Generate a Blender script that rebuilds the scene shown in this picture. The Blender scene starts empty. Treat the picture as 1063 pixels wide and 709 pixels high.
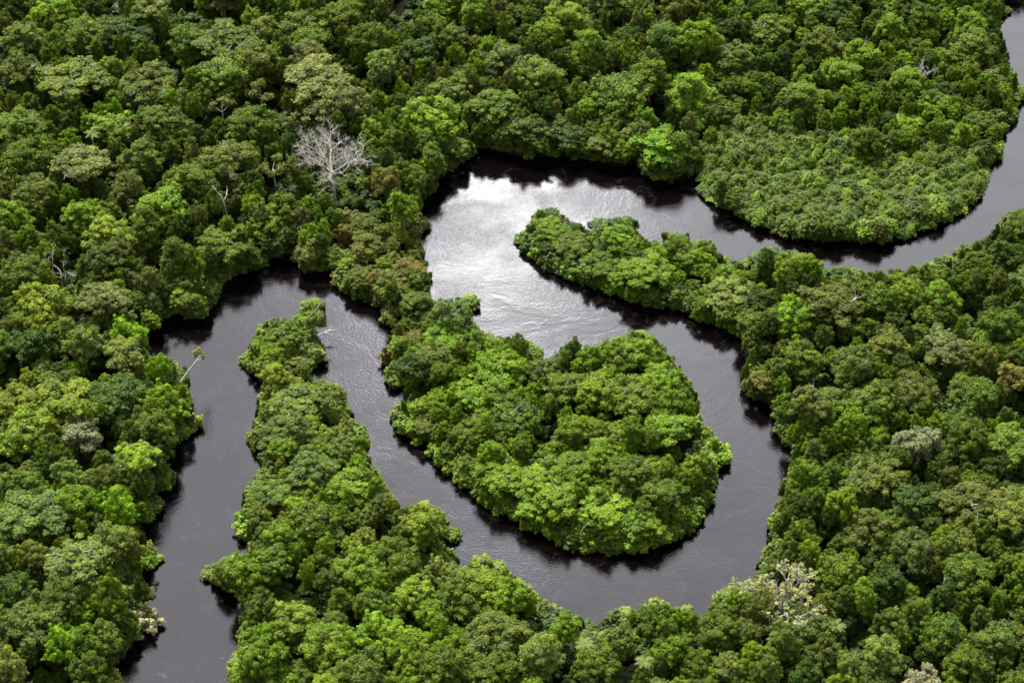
import bpy, math, random
import numpy as np
from mathutils import Vector, Matrix, kdtree

SEED = 7
rng = np.random.default_rng(SEED)
random.seed(SEED)
sc = bpy.context.scene
COL = sc.collection

# ------------------------------------------------------------------ camera
PW, PH = 1063.0, 709.0                       # the photograph's own pixel grid
DEP, DIST, HFOV = math.radians(40), 750.0, math.radians(24)
CAM_Z, CEN_Y = DIST * math.sin(DEP), DIST * math.cos(DEP)
cam_d = bpy.data.cameras.new('camera')
cam = bpy.data.objects.new('camera', cam_d)
COL.objects.link(cam)
cam_d.sensor_width = 36.0
cam_d.lens = 18.0 / math.tan(HFOV / 2)
cam_d.clip_start, cam_d.clip_end = 1.0, 20000.0
cam.location = (0, 0, CAM_Z)
cam.rotation_euler = (math.pi / 2 - DEP, 0, 0)
sc.camera = cam

# ------------------------------------------------------------------ sky, sun, exposure
SUN_EL, SUN_AZ = math.radians(57), math.radians(-28)      # azimuth from the view direction, + = towards +X
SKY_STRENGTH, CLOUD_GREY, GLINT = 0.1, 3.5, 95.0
world = bpy.data.worlds.new('World')
sc.world = world
world.use_nodes = True
wn, wl = world.node_tree.nodes, world.node_tree.links
wn.clear()


def nd(tree_nodes, kind, **kw):
    n = tree_nodes.new(kind)
    for k, v in kw.items():
        setattr(n, k, v)
    return n


w_out = nd(wn, 'ShaderNodeOutputWorld')
w_bg = nd(wn, 'ShaderNodeBackground')
w_bg.inputs['Strength'].default_value = SKY_STRENGTH
w_sky = nd(wn, 'ShaderNodeTexSky', sky_type='NISHITA', sun_disc=False)
w_sky.sun_elevation = SUN_EL
w_sky.sun_rotation = SUN_AZ
w_tc = nd(wn, 'ShaderNodeTexCoord')
w_map = nd(wn, 'ShaderNodeMapping')
w_map.inputs['Scale'].default_value = (1.0, 1.0, 2.2)
wl.new(w_tc.outputs['Generated'], w_map.inputs['Vector'])
w_noise = nd(wn, 'ShaderNodeTexNoise')
w_noise.inputs['Scale'].default_value = 3.4
w_noise.inputs['Detail'].default_value = 6.0
w_noise.inputs['Roughness'].default_value = 0.55
wl.new(w_map.outputs['Vector'], w_noise.inputs['Vector'])
w_ramp = nd(wn, 'ShaderNodeValToRGB')                      # cloud brightness over the whole dome
w_ramp.color_ramp.elements[0].position = 0.30
w_ramp.color_ramp.elements[0].color = (0.62, 0.60, 0.66, 1)
w_ramp.color_ramp.elements[1].position = 0.72
w_ramp.color_ramp.elements[1].color = (1.25, 1.22, 1.30, 1)
wl.new(w_noise.outputs['Fac'], w_ramp.inputs['Fac'])
w_cl = nd(wn, 'ShaderNodeVectorMath', operation='SCALE')
w_cl.inputs['Scale'].default_value = CLOUD_GREY
wl.new(w_ramp.outputs['Color'], w_cl.inputs[0])
w_mix = nd(wn, 'ShaderNodeMix', data_type='RGBA')
w_mix.inputs['Factor'].default_value = 0.86                # mostly overcast
wl.new(w_sky.outputs['Color'], w_mix.inputs[6])
wl.new(w_cl.outputs['Vector'], w_mix.inputs[7])
# bright thin cloud ahead makes the glint; wider sky glows added to brighten water
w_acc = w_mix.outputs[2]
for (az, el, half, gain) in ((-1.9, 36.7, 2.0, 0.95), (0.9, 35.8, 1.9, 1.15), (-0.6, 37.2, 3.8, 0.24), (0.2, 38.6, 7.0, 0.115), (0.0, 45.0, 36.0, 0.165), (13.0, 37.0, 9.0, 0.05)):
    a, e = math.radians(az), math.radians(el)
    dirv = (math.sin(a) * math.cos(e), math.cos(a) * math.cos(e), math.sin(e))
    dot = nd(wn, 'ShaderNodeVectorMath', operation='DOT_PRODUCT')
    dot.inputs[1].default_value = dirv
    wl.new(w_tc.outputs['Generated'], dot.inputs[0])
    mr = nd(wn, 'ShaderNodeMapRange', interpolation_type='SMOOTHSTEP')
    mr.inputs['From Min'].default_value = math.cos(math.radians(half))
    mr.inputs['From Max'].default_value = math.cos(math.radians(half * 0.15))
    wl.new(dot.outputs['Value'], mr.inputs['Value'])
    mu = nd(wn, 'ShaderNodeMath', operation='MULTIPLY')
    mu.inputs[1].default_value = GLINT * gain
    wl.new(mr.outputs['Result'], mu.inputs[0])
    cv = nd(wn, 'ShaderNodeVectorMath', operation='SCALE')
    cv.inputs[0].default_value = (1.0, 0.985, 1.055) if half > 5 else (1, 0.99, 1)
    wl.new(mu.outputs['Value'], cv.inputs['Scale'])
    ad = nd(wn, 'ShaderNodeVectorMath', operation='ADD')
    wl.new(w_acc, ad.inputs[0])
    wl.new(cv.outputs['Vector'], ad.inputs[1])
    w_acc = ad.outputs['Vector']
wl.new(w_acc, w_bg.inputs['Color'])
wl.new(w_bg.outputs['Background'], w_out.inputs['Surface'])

sun_d = bpy.data.lights.new('sun', 'SUN')
sun_d.energy, sun_d.angle, sun_d.color = 3.7, math.radians(11), (1.0, 0.95, 0.83)
sun = bpy.data.objects.new('sun', sun_d)
COL.objects.link(sun)
sdir = Vector((math.sin(SUN_AZ) * math.cos(SUN_EL), math.cos(SUN_AZ) * math.cos(SUN_EL), math.sin(SUN_EL)))
sun.rotation_euler = sdir.to_track_quat('Z', 'Y').to_euler()
sun.location = (0, CEN_Y, 600)

sc.view_settings.view_transform = 'Standard'
sc.view_settings.look = 'None'
sc.view_settings.exposure = 1.62
sc.view_settings.gamma = 1.0
sc.view_settings.use_curve_mapping = False
sc.render.engine = 'CYCLES'
sc.cycles.max_bounces = 6
sc.cycles.diffuse_bounces = 3
sc.cycles.glossy_bounces = 3
sc.cycles.transmission_bounces = 3
sc.cycles.caustics_reflective = False
sc.cycles.caustics_refractive = False

# ------------------------------------------------------------------ picture <-> place
FPX = (PW / 2) / math.tan(HFOV / 2)
SD, CD = math.sin(DEP), math.cos(DEP)


def ground_at(u, v, z=0.0):
    """The point at height z that the photograph shows at pixel (u, v)."""
    a, b = (np.asarray(u) - PW / 2) / FPX, (PH / 2 - np.asarray(v)) / FPX
    dx, dy, dz = a, CD + b * SD, -SD + b * CD
    t = (z - CAM_Z) / dz
    return dx * t, dy * t


def pixel_of(x, y, z):
    x, y, zz = np.asarray(x, float), np.asarray(y, float), np.asarray(z, float) - CAM_Z
    depth = y * CD - zz * SD
    up = y * SD + zz * CD
    return PW / 2 + FPX * x / depth, PH / 2 - FPX * up / depth


def metres_per_pixel(v):
    b = (PH / 2 - v) / FPX
    return CAM_Z / (SD - b * CD) / FPX


# ------------------------------------------------------------------ the river's outline as the photograph shows it
BANK_OUTER = [(100, 880), (112, 760), (118, 709), (118, 690), (131, 672), (136, 660), (148, 656), (160, 647), (153, 630), (155, 613), (150, 604),
    (142, 596), (160, 588), (164, 578), (150, 566), (148, 555), (156, 535), (162, 530), (160, 518), (170, 512), (181, 499), (175, 490), (175, 473),
    (178, 465), (188, 458), (203, 445), (202, 416), (196, 410), (198, 394), (193, 380), (172, 374), (158, 378), (155, 353), (160, 345), (165, 337), (173, 330),
    (180, 324), (188, 329), (202, 335), (217, 325), (220, 309), (221, 297), (230, 299), (239, 291), (241, 285), (265, 286), (270, 272), (287, 268),
    (291, 273), (297, 266), (311, 266), (313, 284), (321, 287), (330, 283), (351, 282), (354, 296), (357, 305), (376, 312), (391, 316), (404, 326),
    (406, 345), (402, 358), (398, 372), (405, 386), (404, 394), (417, 409), (415, 426), (417, 442), (421, 456), (434, 461), (451, 465), (455, 478),
    (459, 488), (473, 494), (478, 505), (496, 513), (503, 527), (523, 534), (541, 545), (551, 554), (560, 551), (574, 559), (581, 568), (602, 569),
    (612, 573), (634, 573), (650, 575), (679, 571), (695, 565), (702, 558), (716, 557), (716, 548), (730, 533), (734, 522), (735, 505), (738, 491),
    (745, 489), (752, 475), (753, 464), (736, 449), (727, 434), (725, 415), (721, 402), (711, 392), (699, 377), (688, 356), (675, 348), (663, 345),
    (641, 352), (622, 359), (607, 358), (597, 356), (587, 356), (574, 369), (558, 367), (553, 354), (534, 354), (521, 348), (513, 354), (503, 346), (490, 338),
    (491, 321), (500, 311), (492, 307), (462, 311), (446, 313), (448, 303), (448, 287), (445, 272), (441, 258), (432, 251), (443, 239), (441, 219), (441, 210),
    (454, 201), (453, 191), (466, 181), (469, 176), (479, 173), (494, 161), (498, 154), (514, 157), (528, 163), (550, 165), (580, 163), (608, 168),
    (629, 171), (642, 175), (657, 170), (668, 179), (678, 188), (698, 191), (715, 185), (724, 173), (731, 169), (733, 190), (735, 203), (744, 214),
    (771, 226), (798, 238), (814, 245), (837, 248), (850, 253), (888, 252), (919, 252), (944, 244), (965, 235), (993, 223), (999, 214), (1012, 206),
    (1016, 196), (1017, 181), (1033, 170), (1038, 156), (1038, 141), (1047, 134), (1049, 122), (1060, 104), (1060, 88), (1051, 71), (1047, 58), (1043, 41),
    (1038, 28), (1045, 13), (1041, 4), (1052, -6), (1090, -12), (1240, -20)]
BANK_INNER = [(228, 880), (230, 760), (236, 706), (236, 695), (244, 681), (245, 666), (248, 650), (250, 621), (238, 615), (225, 608), (217, 597), (220, 587),
    (235, 578), (250, 580), (258, 568), (256, 556), (250, 544), (250, 518), (256, 504), (269, 495), (270, 482), (265, 467), (260, 448), (265, 435),
    (265, 421), (273, 400), (265, 394), (258, 382), (255, 369), (258, 358), (270, 341), (278, 332), (300, 331), (312, 327), (311, 315), (319, 311), (336, 313),
    (338, 326), (327, 333), (326, 341), (334, 353), (336, 366), (327, 375), (326, 391), (329, 398), (345, 398), (357, 406), (368, 430), (361, 437),
    (379, 448), (387, 461), (380, 472), (390, 489), (408, 516), (418, 529), (438, 522), (462, 535), (470, 556), (463, 568), (467, 578), (485, 587),
    (495, 578), (506, 581), (521, 586), (534, 601), (548, 608), (562, 628), (587, 636), (611, 641), (630, 641), (641, 633), (658, 634), (670, 630), (681, 624),
    (702, 633), (717, 631), (730, 642), (737, 633), (740, 619), (762, 614), (779, 606), (788, 595), (785, 584), (796, 576), (796, 548), (802, 532),
    (810, 519), (810, 505), (819, 492), (820, 473), (813, 452), (810, 428), (800, 422), (778, 415), (771, 402), (773, 385), (776, 363), (773, 357),
    (761, 346), (741, 338), (731, 336), (716, 330), (697, 318), (679, 320), (657, 317), (636, 307), (615, 300), (598, 296), (578, 287), (564, 279),
    (549, 264), (542, 252), (544, 238), (551, 225), (561, 218), (578, 218), (587, 228), (604, 233), (625, 228), (645, 228), (653, 225), (661, 229),
    (663, 245), (675, 252), (685, 253), (689, 238), (697, 240), (706, 246), (715, 243), (718, 257), (724, 253), (738, 246), (741, 260), (758, 269),
    (781, 268), (794, 257), (812, 262), (836, 264), (850, 272), (864, 281), (874, 277), (905, 284), (939, 281), (963, 277), (977, 267), (995, 264), (1003, 253),
    (1024, 250), (1032, 239), (1041, 226), (1063, 219), (1120, 196), (1240, 150)]
OFF, MW, MH = 170, 1403, 1049                    # a raster of land and water, one cell per photo pixel with a margin


def rasterise(poly):
    m = np.zeros((MH, MW), bool)
    P = np.array(poly, float) + OFF
    xs = np.arange(MW) + 0.5
    for row in range(MH):
        yy = row + 0.5
        a, b = P, np.roll(P, -1, axis=0)
        hit = (a[:, 1] > yy) != (b[:, 1] > yy)
        if not hit.any():
            continue
        cx = a[hit, 0] + (yy - a[hit, 1]) / (b[hit, 1] - a[hit, 1]) * (b[hit, 0] - a[hit, 0])
        m[row] = (np.searchsorted(np.sort(cx), xs) % 2) == 1
    return m


WATER = rasterise(BANK_OUTER + BANK_INNER[::-1])


def is_land(u, v):
    c = np.clip(np.round(np.asarray(u) + OFF - 0.5).astype(int), 0, MW - 1)
    r = np.clip(np.round(np.asarray(v) + OFF - 0.5).astype(int), 0, MH - 1)
    return ~WATER[r, c]


def inside(poly, u, v):
    n, res, j = len(poly), False, len(poly) - 1
    for i in range(n):
        (x1, y1), (x2, y2) = poly[i], poly[j]
        if (y1 > v) != (y2 > v) and u < (x2 - x1) * (v - y1) / (y2 - y1) + x1:
            res = not res
        j = i
    return res


R_ISLAND = [(425, 370), (470, 330), (520, 335), (620, 340), (700, 340), (770, 460), (740, 560), (640, 590), (540, 560), (470, 500), (405, 460), (395, 380)]
R_NECK = [(352, 240), (445, 235), (455, 300), (510, 300), (500, 345), (440, 375), (395, 380), (410, 330), (352, 300)]
R_SPIT = [(240, 300), (345, 300), (350, 390), (395, 470), (420, 525), (330, 540), (240, 560), (250, 400)]
R_PENIN = [(535, 205), (760, 230), (800, 330), (690, 335), (535, 270)]
R_THICKET = [(731, 165), (752, 146), (790, 138), (830, 150), (870, 152), (905, 163), (940, 168), (985, 160), (1022, 172), (1020, 205), (995, 225), (945, 246), (888, 254), (812, 247), (735, 205)]
R_LOBE = [(715, -40), (740, 40), (715, 120), (735, 175), (880, 255), (1070, 170), (1075, 60), (1045, -40)]


def region(u, v):
    if 300 < u < 350 and v < 400 and inside(R_SPIT, u, v) or 452 < u < 512 and 300 < v < 352:
        return 'low rim'
    if u < 640 and inside(R_PENIN, u, v):
        return 'peninsula head'
    for name, poly in (('thicket', R_THICKET), ('neck', R_NECK), ('island', R_ISLAND), ('spit', R_SPIT), ('peninsula', R_PENIN), ('lobe', R_LOBE)):
        if inside(poly, u, v):
            return name
    if u < 460 and v < 330 or v < 205:
        return 'north forest'
    if u < 245:
        return 'west forest'
    if u > 690 and v < 640 or u > 760:
        return 'east forest'
    return 'south forest'


TALL = {'low rim': 4.2, 'peninsula head': 7.5, 'thicket': 4.5, 'neck': 10, 'island': 14, 'spit': 12, 'peninsula': 11, 'lobe': 15, 'north forest': 20, 'west forest': 18, 'east forest': 17, 'south forest': 15}


def inland(u, v, most=70):
    """Metres from (u, v) on the ground towards the camera to the water, or a large number."""
    vs = v + np.arange(0, most, 2.0)
    bad = np.nonzero(~is_land(np.full_like(vs, u), vs))[0]
    return 999.0 if not len(bad) else float(bad[0]) * 2.0 * metres_per_pixel(v) / SD


SOFT_BANK = {'low rim': (3.0, 0.8), 'island': (2.6, 0.85), 'thicket': (2.0, 0.6), 'lobe': (2.6, 0.8), 'spit': (3.5, 0.9), 'peninsula': (4.5, 0.9), 'peninsula head': (2.0, 0.6), 'neck': (4.0, 1.0)}


def bank_cap(u, v, reg):
    a, b = SOFT_BANK.get(reg, (8.0, 0.9))
    return a + b * inland(u, v)


def clearance(x, y, most=26.0):
    """How tall a tree standing at (x, y) may be before its top would stick out over the water behind it."""
    hs = np.arange(0.0, most, 0.5)
    u, v = pixel_of(x, y, hs)
    ok = is_land(u, v)
    bad = np.nonzero(~ok)[0]
    return most if not len(bad) else (hs[bad[0]] - 0.5 if bad[0] else -1.0)


# ------------------------------------------------------------------ materials
def material(name):
    m = bpy.data.materials.new(name)
    m.use_nodes = True
    t = m.node_tree
    b = t.nodes['Principled BSDF']
    return m, t.nodes, t.links, b


def leaf_material(name, gloss=0.55, spec=0.12, through=0.34):
    m, n, l, b = material(name)
    at = nd(n, 'ShaderNodeAttribute', attribute_type='INSTANCER', attribute_name='tint')
    va = nd(n, 'ShaderNodeAttribute', attribute_type='GEOMETRY', attribute_name='vary')
    cl = nd(n, 'ShaderNodeAttribute', attribute_type='GEOMETRY', attribute_name='clump')
    mr = nd(n, 'ShaderNodeMapRange')
    mr.inputs['To Min'].default_value, mr.inputs['To Max'].default_value = 0.72, 1.38
    l.new(va.outputs['Fac'], mr.inputs['Value'])
    sc_ = nd(n, 'ShaderNodeVectorMath', operation='SCALE')
    l.new(at.outputs['Color'], sc_.inputs[0])
    l.new(mr.outputs['Result'], sc_.inputs['Scale'])
    ra = nd(n, 'ShaderNodeValToRGB')                      # clumps of older and of newer leaves
    ra.color_ramp.elements[0].color = (0.72, 0.80, 0.80, 1)
    ra.color_ramp.elements[1].color = (1.42, 1.34, 0.8, 1)
    l.new(cl.outputs['Fac'], ra.inputs['Fac'])
    mu = nd(n, 'ShaderNodeVectorMath', operation='MULTIPLY')
    l.new(sc_.outputs['Vector'], mu.inputs[0])
    l.new(ra.outputs['Color'], mu.inputs[1])
    l.new(mu.outputs['Vector'], b.inputs['Base Color'])
    b.inputs['Roughness'].default_value = gloss
    b.inputs['Specular IOR Level'].default_value = spec
    tr = nd(n, 'ShaderNodeBsdfTranslucent')
    tm = nd(n, 'ShaderNodeVectorMath', operation='MULTIPLY')
    tm.inputs[1].default_value = (1.25, 1.35, 0.5)
    l.new(mu.outputs['Vector'], tm.inputs[0])
    l.new(tm.outputs['Vector'], tr.inputs['Color'])
    mx = nd(n, 'ShaderNodeMixShader')
    mx.inputs['Fac'].default_value = through
    l.new(b.outputs['BSDF'], mx.inputs[1])
    l.new(tr.outputs['BSDF'], mx.inputs[2])
    l.new(mx.outputs['Shader'], n['Material Output'].inputs['Surface'])
    return m


def bark_material(name, dark, light, scale):
    m, n, l, b = material(name)
    tc = nd(n, 'ShaderNodeTexCoord')
    no = nd(n, 'ShaderNodeTexNoise')
    no.inputs['Scale'].default_value, no.inputs['Detail'].default_value = scale, 5.0
    l.new(tc.outputs['Object'], no.inputs['Vector'])
    ra = nd(n, 'ShaderNodeValToRGB')
    ra.color_ramp.elements[0].position, ra.color_ramp.elements[1].position = 0.35, 0.65
    ra.color_ramp.elements[0].color, ra.color_ramp.elements[1].color = (*dark, 1), (*light, 1)
    l.new(no.outputs['Fac'], ra.inputs['Fac'])
    l.new(ra.outputs['Color'], b.inputs['Base Color'])
    bu = nd(n, 'ShaderNodeBump')
    bu.inputs['Strength'].default_value, bu.inputs['Distance'].default_value = 0.6, 0.1
    l.new(no.outputs['Fac'], bu.inputs['Height'])
    l.new(bu.outputs['Normal'], b.inputs['Normal'])
    b.inputs['Roughness'].default_value = 0.85
    return m


LEAF = leaf_material('leaves')
GLOSSY_LEAF = leaf_material('broad glossy leaves', 0.5, 0.16, 0.3)
BARK = bark_material('bark', (0.12, 0.105, 0.085), (0.3, 0.27, 0.22), 1.6)
PALE_BARK = bark_material('pale bark', (0.27, 0.25, 0.2), (0.55, 0.52, 0.44), 1.2)
DEAD_WOOD = bark_material('bleached wood', (0.2, 0.19, 0.165), (0.52, 0.5, 0.45), 0.7)


def soil_material():
    m, n, l, b = material('forest soil')
    tc = nd(n, 'ShaderNodeTexCoord')
    no = nd(n, 'ShaderNodeTexNoise')
    no.inputs['Scale'].default_value, no.inputs['Detail'].default_value = 0.35, 8.0
    l.new(tc.outputs['Object'], no.inputs['Vector'])
    ra = nd(n, 'ShaderNodeValToRGB')
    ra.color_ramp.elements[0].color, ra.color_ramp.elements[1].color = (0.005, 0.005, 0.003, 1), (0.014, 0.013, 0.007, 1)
    l.new(no.outputs['Fac'], ra.inputs['Fac'])
    l.new(ra.outputs['Color'], b.inputs['Base Color'])
    b.inputs['Roughness'].default_value = 0.95
    b.inputs['Specular IOR Level'].default_value = 0.0
    return m


def water_material():
    m, n, l, b = material('black river water')
    b.inputs['Base Color'].default_value = (0.0016, 0.0010, 0.0011, 1)
    b.inputs['IOR'].default_value = 1.333
    b.inputs['Roughness'].default_value = 0.06
    tc = nd(n, 'ShaderNodeTexCoord')
    # the current drags the ripples into strings: warp the coordinates by a slow noise
    wa = nd(n, 'ShaderNodeTexNoise')
    wa.inputs['Scale'].default_value, wa.inputs['Detail'].default_value = 0.045, 3.0
    l.new(tc.outputs['Object'], wa.inputs['Vector'])
    wv = nd(n, 'ShaderNodeVectorMath', operation='SCALE')
    wv.inputs['Scale'].default_value = 26.0
    l.new(wa.outputs['Color'], wv.inputs[0])
    ad = nd(n, 'ShaderNodeVectorMath', operation='ADD')
    l.new(tc.outputs['Object'], ad.inputs[0])
    l.new(wv.outputs['Vector'], ad.inputs[1])

    def wave(scale, stretch, detail, rough=0.5, src=None):
        mp = nd(n, 'ShaderNodeMapping')
        mp.inputs['Scale'].default_value = (scale, scale * stretch, scale)
        l.new((src or ad).outputs['Vector' if src is None else 'Object'], mp.inputs['Vector'])
        no = nd(n, 'ShaderNodeTexNoise')
        no.inputs['Scale'].default_value = 1.0
        no.inputs['Detail'].default_value = detail
        no.inputs['Roughness'].default_value = rough
        l.new(mp.outputs['Vector'], no.inputs['Vector'])
        return no.outputs['Fac']

    def bump(height, strength, dist, below=None):
        bu = nd(n, 'ShaderNodeBump')
        bu.inputs['Distance'].default_value = dist
        if isinstance(strength, float):
            bu.inputs['Strength'].default_value = strength
        else:
            l.new(strength, bu.inputs['Strength'])
        l.new(height, bu.inputs['Height'])
        if below is not None:
            l.new(below, bu.inputs['Normal'])
        return bu.outputs['Normal']

    patch = nd(n, 'ShaderNodeMapRange')                    # riffled patches between calm ones
    patch.inputs['From Min'].default_value, patch.inputs['From Max'].default_value = 0.38, 0.64
    patch.inputs['To Min'].default_value, patch.inputs['To Max'].default_value = 0.25, 1.0
    l.new(wave(0.035, 1.4, 4.0), patch.inputs['Value'])
    nrm = bump(wave(0.10, 1.5, 2.0), 1.0, 0.05)
    nrm = bump(wave(0.42, 1.6, 3.0), patch.outputs['Result'], 0.026, nrm)
    nrm = bump(wave(1.25, 1.5, 3.0, 0.55, tc), patch.outputs['Result'], 0.052, nrm)
    # thin wandering threads where two currents meet
    rid = nd(n, 'ShaderNodeTexNoise')
    rid.inputs['Scale'].default_value, rid.inputs['Detail'].default_value = 0.06, 4.0
    l.new(ad.outputs['Vector'], rid.inputs['Vector'])
    r1 = nd(n, 'ShaderNodeMath', operation='SUBTRACT')
    r1.inputs[1].default_value = 0.5
    l.new(rid.outputs['Fac'], r1.inputs[0])
    r2 = nd(n, 'ShaderNodeMath', operation='ABSOLUTE')
    l.new(r1.outputs['Value'], r2.inputs[0])
    rm = nd(n, 'ShaderNodeMapRange')
    rm.inputs['From Min'].default_value, rm.inputs['From Max'].default_value = 0.03, 0.0
    l.new(r2.outputs['Value'], rm.inputs['Value'])
    nrm = bump(rm.outputs['Result'], 0.4, 0.014, nrm)
    # thin foam carried along those threads
    fm = nd(n, 'ShaderNodeMapRange')
    fm.inputs['From Min'].default_value, fm.inputs['From Max'].default_value = 0.022, 0.0
    l.new(r2.outputs['Value'], fm.inputs['Value'])
    fb = nd(n, 'ShaderNodeMapRange')
    fb.inputs['From Min'].default_value, fb.inputs['From Max'].default_value = 0.42, 0.7
    l.new(wave(1.1, 1.2, 2.0, 0.6, tc), fb.inputs['Value'])
    fx = nd(n, 'ShaderNodeMath', operation='MULTIPLY')
    l.new(fm.outputs['Result'], fx.inputs[0])
    l.new(fb.outputs['Result'], fx.inputs[1])
    fc = nd(n, 'ShaderNodeMix', data_type='RGBA')
    l.new(fx.outputs['Value'], fc.inputs['Factor'])
    fc.inputs[6].default_value = (0.0016, 0.0010, 0.0011, 1)
    fc.inputs[7].default_value = (0.013, 0.013, 0.014, 1)
    l.new(fc.outputs[2], b.inputs['Base Color'])
    l.new(nrm, b.inputs['Normal'])
    return m


# ------------------------------------------------------------------ mesh helpers
def quick_mesh(name, verts, faces, mats, smooth=False, attrs=None):
    """verts (n,3); faces (m,k) all with k corners."""
    me = bpy.data.meshes.new(name)
    verts = np.asarray(verts, np.float32)
    faces = np.asarray(faces, np.int32)
    m, k = faces.shape
    me.vertices.add(len(verts))
    me.vertices.foreach_set('co', verts.ravel())
    me.loops.add(m * k)
    me.loops.foreach_set('vertex_index', faces.ravel())
    me.polygons.add(m)
    me.polygons.foreach_set('loop_start', np.arange(0, m * k, k, dtype=np.int32))
    me.polygons.foreach_set('loop_total', np.full(m, k, np.int32))
    if smooth:
        me.polygons.foreach_set('use_smooth', np.ones(m, bool))
    for an, (dom, val) in (attrs or {}).items():
        a = me.attributes.new(an, 'FLOAT', dom)
        a.data.foreach_set('value', np.asarray(val, np.float32))
    for mt in mats:
        me.materials.append(mt)
    me.update(calc_edges=True)
    me.validate()
    return me


def link(name, data, parent=None):
    o = bpy.data.objects.new(name, data)
    COL.objects.link(o)
    if parent is not None:
        o.parent = parent
    return o


def unit(a):
    return a / np.maximum(np.linalg.norm(a, axis=-1, keepdims=True), 1e-9)


def leaf_cloud(g, centres, radii, n_each, size, flat=0.8, droop=0.0, hemi=-0.35, upness=0.45):
    """Leaf sprays on the outside of many small clumps. Returns verts, quads, vary, clump."""
    cnt = np.maximum(6, (n_each * (radii / max(np.median(radii), 1e-6)) ** 1.6).astype(int))
    C = np.repeat(centres, cnt, axis=0)
    R = np.repeat(radii, cnt)
    K = np.repeat(g.random(len(centres)), cnt)
    N = len(C)
    d = unit(g.normal(size=(N, 3)))
    low = d[:, 2] < hemi
    d[low, 2] *= -1
    rr = R * (0.35 + 0.85 * g.random(N) ** 0.7) * (1 + 0.35 * (g.random(N) > 0.9))
    P = C + d * rr[:, None] * np.array([1, 1, flat])
    nrm = unit(d * 0.9 + np.array([0, 0, upness]) + g.normal(size=(N, 3)) * 0.27)
    t = unit(np.cross(nrm, g.normal(size=(N, 3))))
    if droop:
        t = unit(t + np.array([0, 0, -droop]))
        nrm = unit(np.cross(np.cross(t, nrm), t))
    b = np.cross(nrm, t)
    s = size * (0.6 + 0.8 * g.random(N))[:, None]
    L, W = t * s * 0.85, b * s * 0.5
    lift = nrm * s * 0.16
    V = np.stack([P - L, P + W - L * 0.1 + lift, P + L, P - W - L * 0.1 + lift], axis=1).reshape(-1, 3)
    F = np.arange(N * 4).reshape(N, 4)
    return V, F, g.random(N), K


def tube(path, radii, sides=6):
    path, radii = np.asarray(path, float), np.asarray(radii, float)
    n = len(path)
    tan = unit(np.gradient(path, axis=0))
    ref = np.where(np.abs(tan[:, 2:3]) > 0.9, np.array([[1.0, 0, 0]]), np.array([[0, 0, 1.0]]))
    a = unit(np.cross(tan, ref))
    b = np.cross(tan, a)
    th = np.linspace(0, 2 * math.pi, sides, endpoint=False)
    ring = a[:, None, :] * np.cos(th)[None, :, None] + b[:, None, :] * np.sin(th)[None, :, None]
    V = (path[:, None, :] + ring * radii[:, None, None]).reshape(-1, 3)
    F = []
    for i in range(n - 1):
        for j in range(sides):
            k = (j + 1) % sides
            F.append((i * sides + j, i * sides + k, (i + 1) * sides + k, (i + 1) * sides + j))
    return V, F


class Wood:
    """A trunk with limbs and twigs, collected into one mesh."""

    def __init__(self):
        self.V, self.F, self.n = [], [], 0
        self.ends = []

    def add(self, path, radii, sides=6):
        V, F = tube(path, radii, sides)
        self.V.append(V)
        self.F += [tuple(i + self.n for i in f) for f in F]
        self.n += len(V)

    def grow(self, g, p, d, length, r, depth, spread=0.75, lift=0.15, wob=0.22, split=(2, 4), shrink=0.68, tip=0.4, along=0):
        seg = 5 if depth > 1 else 4
        pts, dd = [np.array(p, float)], np.array(d, float)
        for i in range(seg):
            dd = unit(dd + g.normal(size=3) * wob + np.array([0, 0, lift]) * 0.35)
            pts.append(pts[-1] + dd * length / seg)
        self.add(pts, np.linspace(r, r * (0.58 if depth else 0.3), seg + 1), 7 if depth > 2 else (5 if depth else 3))
        if depth == 0:
            self.ends.append(pts[-1])
            return
        k = int(g.integers(split[0], split[1] + 1))
        for j in range(k + along):
            q = pts[-1] if j < k else pts[int(g.integers(1, seg))]
            side = unit(np.cross(dd, g.normal(size=3)))
            nd_ = unit(dd * (1 - spread * 0.55) + side * spread + np.array([0, 0, lift]))
            self.grow(g, q, nd_, length * shrink * (0.75 + 0.5 * g.random()), r * 0.58, depth - 1, spread, lift, wob, split, shrink, tip, along)

    def mesh(self, name, mat):
        return quick_mesh(name, np.concatenate(self.V), self.F, [mat], smooth=True)


def trunk_mesh(seed, height, limbs, reach, mat, r0=0.32, lean=0.05, first=0.45):
    g = np.random.default_rng(seed)
    w = Wood()
    n = 7
    pts = [np.zeros(3) - np.array([0, 0, 0.4])]
    d = unit(np.array([g.normal() * lean, g.normal() * lean, 1.0]))
    for i in range(n):
        d = unit(d + g.normal(size=3) * 0.06 + np.array([0, 0, 0.1]))
        pts.append(pts[-1] + d * (height + 0.4) / n)
    rad = r0 * np.array([1.5, 1.05, 0.95, 0.85, 0.75, 0.6, 0.45, 0.25])
    w.add(pts, rad, 8)
    pts = np.array(pts)
    for k in range(limbs):
        f = first + (0.97 - first) * (k + 0.5) / limbs
        q = pts[int(f * n)] + (pts[int(f * n) + 1 if int(f * n) < n else n] - pts[int(f * n)]) * (f * n - int(f * n))
        a = k * 2.4 + g.random()
        out = np.array([math.cos(a), math.sin(a), 0.55 + 0.3 * g.random()])
        w.grow(g, q, unit(out), reach * (0.55 + 0.3 * g.random()), r0 * 0.42, 1, 0.7, 0.2, 0.16, (2, 3), 0.6)
    return w.mesh('trunk', mat)


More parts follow.
